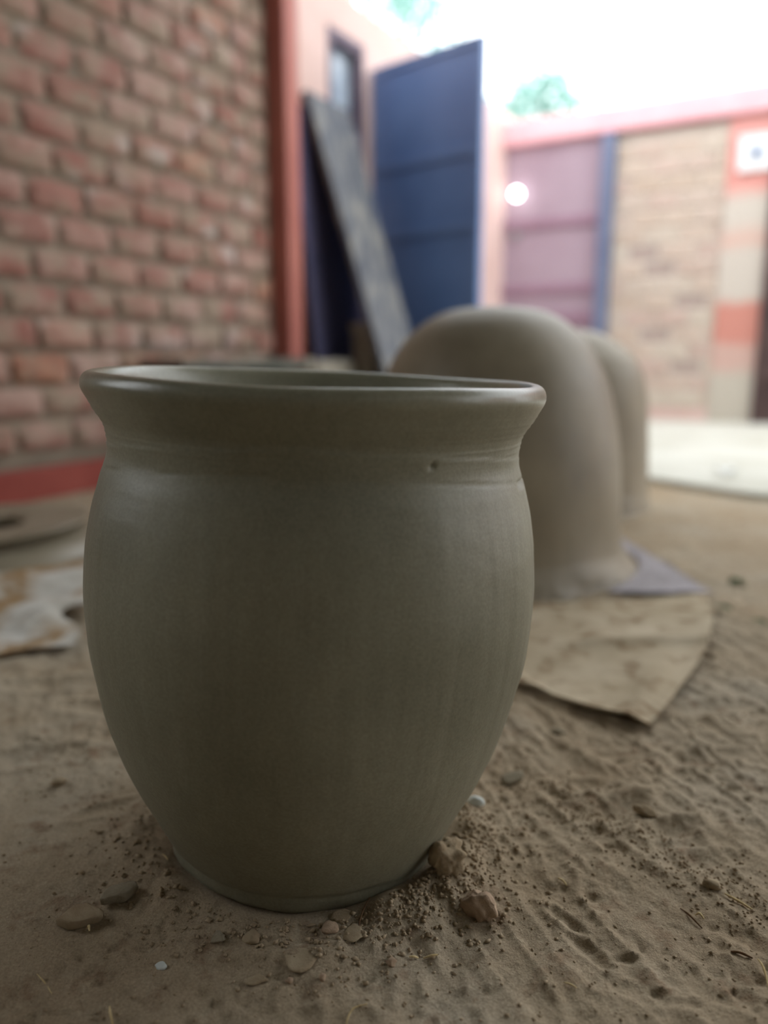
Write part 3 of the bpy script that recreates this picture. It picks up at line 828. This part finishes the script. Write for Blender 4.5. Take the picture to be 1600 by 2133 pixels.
clod('earth_clod', 0.078, 0.553, (.034, .028, .030), 14, 'clod_red', 'rounded reddish earth clod lying alone front right of the pot', -.7, .25, rough=.75, sub=4)
clod('pot_shard', 0.138, 0.752, (.032, .016, .010), 15, 'clod_grey', 'thin greyish shard lying tilted on the earth right of the pot', .35, .15, 'shard', tilt=(.25, -.2), flat=.3)
clod('pebble', 0.092, 0.703, (.020, .013, .011), 16, 'pale_stone', 'white pebble beside the right side of the pot', -.5, .3, 'pebble')
clod('pebble', -0.167, 0.496, (.010, .007, .006), 17, 'pale_stone', 'small white pebble on the bare earth front left of the pot', .3, .3, 'pebble')
clod('mud_flake', -0.063, 0.497, (.028, .026, .007), 18, 'clod', 'triangular mud flake on the earth in front of the pot, widest one there', .5, .3, 'mud flake', flat=.2)
clod('earth_clod', -0.083, 0.566, (.018, .014, .014), 19, 'clod_red', 'small square clod touching the front foot of the pot', .2, .25)
clod('mud_flake', -0.033, 0.543, (.022, .015, .006), 20, 'clod', 'curved mud flake nearest the front right foot of the pot', .3, .25, 'mud flake', flat=.2)
clod('mud_flake', -0.024, 0.522, (.018, .022, .006), 21, 'clod', 'upright oblong mud flake beside the curved one in front of the pot', .1, .25, 'mud flake', flat=.2)
clod('mud_flake', -0.042, 0.526, (.017, .014, .007), 22, 'clod_red', 'knobbly mud flake between the triangular and the curved flake', .9, .25, 'mud flake')
clod('mud_flake', -0.102, 0.517, (.016, .015, .009), 23, 'clod', 'round mud lump in front of the pot, left of the triangular flake', .4, .3, 'mud flake')
clod('mud_flake', -0.129, 0.520, (.013, .014, .008), 24, 'clod_grey', 'grey mud lump leftmost of the row in front of the pot', .2, .3, 'mud flake')
clod('mud_flake', -0.093, 0.481, (.020, .011, .006), 25, 'clod', 'flat oval mud flake lowest in the row before the pot', .1, .25, 'mud flake', flat=.2)
clod('earth_clod', 0.211, 0.863, (.022, .012, .010), 26, 'clod_grey', 'dark grey lump just in front of the brown sack', .2, .2)
clod('earth_clod', 0.282, 0.583, (.016, .010, .008), 27, 'clod', 'small flat clod on the trodden earth far right of the pot', -.5, .25)
clod('earth_clod', 0.260, 0.690, (.026, .014, .012), 28, 'clod', 'oblong clod lying among the foot marks right of the pot', -.6, .25)
clod('earth_clod', -0.345, 0.74, (.018, .012, .010), 29, 'clod', 'small brown clod far left of the pot on trodden earth', .3, .3)
clod('pebble', -0.069, 0.4795, (.0062, .006, .006), 30, 'clod_red', 'tiny round pebble just below the triangular mud flake', 0, .25, 'pebble', rough=.1)
clod('pebble', -0.0445, 0.4805, (.0062, .006, .006), 31, 'clod_red', 'tiny round pebble right of the one below the triangular flake', 0, .25, 'pebble', rough=.1)
clod('pebble', 0.006, 0.4975, (.009, .008, .007), 32, 'clod_red', 'tiny pinkish pebble alone in front of the clods at right foot', 0, .25, 'pebble')

# countless small crumbs: one object
def crumbs():
    r = random.Random(77); vs = []; fs = []
    oct_v = [(1, 0, 0), (-1, 0, 0), (0, 1, 0), (0, -1, 0), (0, 0, 1), (0, 0, -1)]
    oct_f = [(0, 2, 4), (2, 1, 4), (1, 3, 4), (3, 0, 4), (2, 0, 5), (1, 2, 5), (3, 1, 5), (0, 3, 5)]
    pts = []
    for _ in range(900):                                   # the mound around the right foot of the pot
        a = r.gauss(-0.62, .45); d = .145 + abs(r.gauss(0, .035))
        pts.append((POT.x + d * math.cos(a), POT.y + d * math.sin(a), r.choice((.0010, .0014, .0018, .0026))))
    for _ in range(420):
        a = r.uniform(-math.pi, 0.3); d = .142 + abs(r.gauss(0, .03))
        pts.append((POT.x + d * math.cos(a), POT.y + d * math.sin(a), r.choice((.001, .0015, .002, .003))))
    for _ in range(2600):
        x = r.uniform(-.45, .55); y = .43 + r.random() ** 1.4 * .75
        pts.append((x, y, r.choice((.0007, .0009, .0011, .0014, .002))))
    for _ in range(700):                                   # row of crumbs in the trodden streak on the right
        u = r.random(); x = .165 + .16 * u + r.gauss(0, .02); y = .74 - .20 * u + r.gauss(0, .02)
        pts.append((x, y, r.choice((.0008, .0011, .0015, .002))))
    XY = np.array(pts); Z = ground_z(XY[:, 0], XY[:, 1])
    for (x, y, s), z in zip(pts, Z):
        if math.hypot(x - POT.x, y - POT.y) < .137 or (y > .84 + abs(x - .322) * .85 and x > .13):
            continue
        b = len(vs); a = r.uniform(0, 6.28); c, sn = math.cos(a), math.sin(a)
        sx, sy, sz = s * r.uniform(.7, 1.5), s * r.uniform(.6, 1.1), s * r.uniform(.5, .9)
        for (px, py, pz) in oct_v:
            px, py, pz = px * sx * r.uniform(.7, 1.2), py * sy * r.uniform(.7, 1.2), pz * sz
            vs.append((x + px * c - py * sn, y + px * sn + py * c, z + sz * .45 + pz))
        fs += [(b + i, b + j, b + k) for i, j, k in oct_f]
    me = np_mesh('soil_crumbs', vs, fs)
    o = link('soil_crumbs', me, M['crumb']); o['kind'] = 'stuff'; o['label'] = 'loose crumbs of dry soil scattered over the earth around the pot'
    return o
crumbs()

def strand(name, pts, rad, mat, label, cat='straw', flat=1.0):
    """a thin bent stalk lying on the earth"""
    P = [Vector((x, y, gz(x, y) + rad + dz)) for x, y, dz in pts]
    out = []
    for i in range(len(P) - 1):
        p0 = P[max(i - 1, 0)]; p1 = P[i]; p2 = P[i + 1]; p3 = P[min(i + 2, len(P) - 1)]
        for k in range(5):
            t = k / 5
            out.append(.5 * ((2 * p1) + (p2 - p0) * t + (2 * p0 - 5 * p1 + 4 * p2 - p3) * t * t + (3 * p1 - p0 - 3 * p2 + p3) * t ** 3))
    out.append(P[-1])
    bm = bmesh.new(); rings = []
    for i, p in enumerate(out):
        tg = (out[min(i + 1, len(out) - 1)] - out[max(i - 1, 0)]).normalized()
        sd = tg.cross(Vector((0, 0, 1))).normalized(); up = sd.cross(tg)
        rr = rad * (0.45 + .55 * math.sin(math.pi * min(.9, max(.1, i / (len(out) - 1)))))
        rings.append([bm.verts.new(p + sd * math.cos(a) * rr + up * math.sin(a) * rr * flat) for a in [k * math.pi / 3 for k in range(6)]])
    for a, b in zip(rings, rings[1:]):
        for k in range(6):
            bm.faces.new((a[k], a[(k + 1) % 6], b[(k + 1) % 6], b[k]))
    bm.faces.new(rings[0][::-1]); bm.faces.new(rings[-1])
    bmesh.ops.recalc_face_normals(bm, faces=bm.faces)
    c = sum(out, Vector()) / len(out); c.z = min(p.z for p in out)
    bmesh.ops.translate(bm, verts=bm.verts, vec=-c)
    o = bm_obj(name, bm, M[mat], None, True); o.location = c
    return thing(o, label, cat)
strand('straw', [(.283, .502, .001), (.281, .490, .004), (.277, .473, .002)], .0009, 'straw', 'long golden straw lying farthest right on the earth')
strand('straw', [(-.258, .491, .0), (-.249, .483, .001), (-.239, .472, .0)], .0006, 'straw', 'thin pale straw at front left corner of the earth')
strand('straw', [(-.193, .460, .001), (-.190, .453, .002), (-.185, .444, .0)], .0009, 'straw', 'short thick pale straw nearest the viewer on the left')
strand('rootlet', [(-.012, .4595, .0), (-.021, .456, .001), (-.025, .449, .001), (-.026, .442, 0)], .0006, 'straw', 'curved pale rootlet lying nearest the viewer on the earth', 'rootlet')
strand('straw', [(.030, .505, 0), (.036, .505, .001), (.041, .506, 0)], .0012, 'straw', 'stubby straw chip front right of the pot, right one of two', flat=.6)
strand('straw', [(.019, .504, 0), (.023, .504, .001), (.026, .505, 0)], .0012, 'straw', 'stubby straw chip front right of the pot, left one of two', flat=.6)
strand('twig', [(.289, .574, .0), (.297, .566, .001), (.305, .558, 0)], .0014, 'straw', 'pale flat twig on trodden earth far right of the pot', 'twig', flat=.7)
strand('twig', [(.247, .561, 0), (.251, .551, .001), (.256, .539, 0)], .0008, 'twig', 'dark thin twig lying in line with the foot marks', 'twig')
strand('twig', [(.267, .512, 0), (.273, .509, .001), (.280, .504, 0)], .0010, 'twig', 'dark twig near the long golden straw', 'twig')
strand('straw', [(.131, .480, 0), (.135, .477, .001), (.139, .474, 0)], .0008, 'straw', 'short pale straw in front of the damp earth patch', flat=.7)
strand('straw', [(.152, .594, 0), (.156, .591, .001), (.158, .586, 0)], .0009, 'straw', 'curled white straw bit right of the lone reddish clod', flat=.7)
strand('straw', [(-.200, .618, 0), (-.196, .614, .001), (-.193, .611, 0)], .0008, 'straw', 'tiny straw bit beside the left foot of the pot', flat=.7)
strand('straw', [(-.236, .5315, .002), (-.2335, .530, .006), (-.232, .5265, .004)], .0010, 'straw', 'tiny white straw bit on the edge of the larger mud chip', flat=.7)
strand('straw', [(.256, .553, 0), (.259, .552, .002), (.261, .548, 0)], .0012, 'straw', 'bright curled husk beside the dark thin twig', 'husk', flat=.6)
strand('twig', [(-.012, .560, .002), (-.018, .541, .002), (-.021, .520, .001)], .0007, 'twig', 'dark hair-thin rootlet in the soil before the pointed clod', 'rootlet')

# fallen green leaves by the sack
def leaf(x, y, L, rz, label):
    bm = bmesh.new(); n = 8; mid = []
    for i in range(n + 1):
        t = i / n; w = .24 * L * math.sin(math.pi * t ** .8) + .0004
        z = .006 + .10 * L * math.sin(math.pi * t)
        mid.append([bm.verts.new((t * L - L / 2, -w, z + .12 * w)), bm.verts.new((t * L - L / 2, 0, z)), bm.verts.new((t * L - L / 2, w, z + .12 * w))])
    for a, b in zip(mid, mid[1:]):
        bm.faces.new((a[0], b[0], b[1], a[1])); bm.faces.new((a[1], b[1], b[2], a[2]))
    bmesh.ops.solidify(bm, geom=bm.faces[:], thickness=.0006)
    o = bm_obj('leaf', bm, M['leaf_ground'], None, True); o.location = (x, y, gz(x, y)); o.rotation_euler = (0, 0, rz)
    return thing(o, label, 'leaf')
leaf(.712, 1.485, .05, .5, 'green fallen leaf on bare earth past the grey plastic sheet')
leaf(.600, 1.30, .035, 2.4, 'dull green leaf beside the right edge of the brown sack')
leaf(.636, 1.235, .032, -.9, 'small green leaf farthest from the brown sack towards the viewer')

# ================================================================== TREES BEYOND THE WALLS
def tree(x, y, h, clusters, nleaf, seed, label, lsize=.09):
    r = random.Random(seed); root = empty('tree', (x, y, 0))
    bm = bmesh.new()
    def limb(p, q, r0, r1):
        d = (q - p); L = d.length; d.normalize()
        a = d.cross(Vector((.3, .8, .1))).normalized(); b = d.cross(a)
        k0 = [bm.verts.new(p + (a * math.cos(t) + b * math.sin(t)) * r0) for t in [i * math.pi / 4 for i in range(8)]]
        k1 = [bm.verts.new(q + (a * math.cos(t) + b * math.sin(t)) * r1) for t in [i * math.pi / 4 for i in range(8)]]
        for i in range(8):
            bm.faces.new((k0[i], k0[(i + 1) % 8], k1[(i + 1) % 8], k1[i]))
    top = Vector((0, 0, h * .55))
    limb(Vector((0, 0, 0)), top, .12, .08)
    for (cx_, cy_, cz_, cr) in clusters:
        limb(top, Vector((cx_ - x, cy_ - y, cz_)), .05, .012)
    bm_obj('trunk', bm, M['bark'], root, True)
    vs = []; fs = []
    for (cx_, cy_, cz_, cr) in clusters:
        for _ in range(int(nleaf * cr * cr)):
            p = Vector((r.gauss(0, 1), r.gauss(0, 1), r.gauss(0, 1))).normalized() * cr * r.random() ** .5 + Vector((cx_ - x, cy_ - y, cz_))
            a = Vector((r.gauss(0, 1), r.gauss(0, 1), r.gauss(0, .6) - .4)).normalized(); s = a.cross(Vector((r.gauss(0, 1), r.gauss(0, 1), r.gauss(0, 1)))).normalized()
            L = lsize * r.uniform(.7, 1.3); w = L * .3; b = len(vs)
            vs += [tuple(p), tuple(p + a * L * .5 + s * w), tuple(p + a * L), tuple(p + a * L * .5 - s * w)]
            fs.append((b, b + 1, b + 2, b + 3))
    fo = link('foliage', np_mesh('foliage', vs, fs), M['leaf'], root); fo['kind'] = 'stuff'
    return thing(root, label, 'tree')
tree(1.45, 8.2, 3.2, [(1.22, 8.0, 2.86, .26), (1.55, 8.1, 3.05, .30), (1.85, 8.2, 2.85, .30), (1.42, 8.2, 2.62, .35)], 2400, 5, 'pale green leafy tree behind the far courtyard wall', .10)
tree(-0.4, 8.8, 5.0, [(0.05, 8.6, 4.0, .50), (0.45, 8.4, 3.75, .40), (-0.5, 8.8, 4.5, .7), (.55, 8.7, 4.3, .4)], 1100, 6, 'taller loose tree beyond the peach side wall', .12)
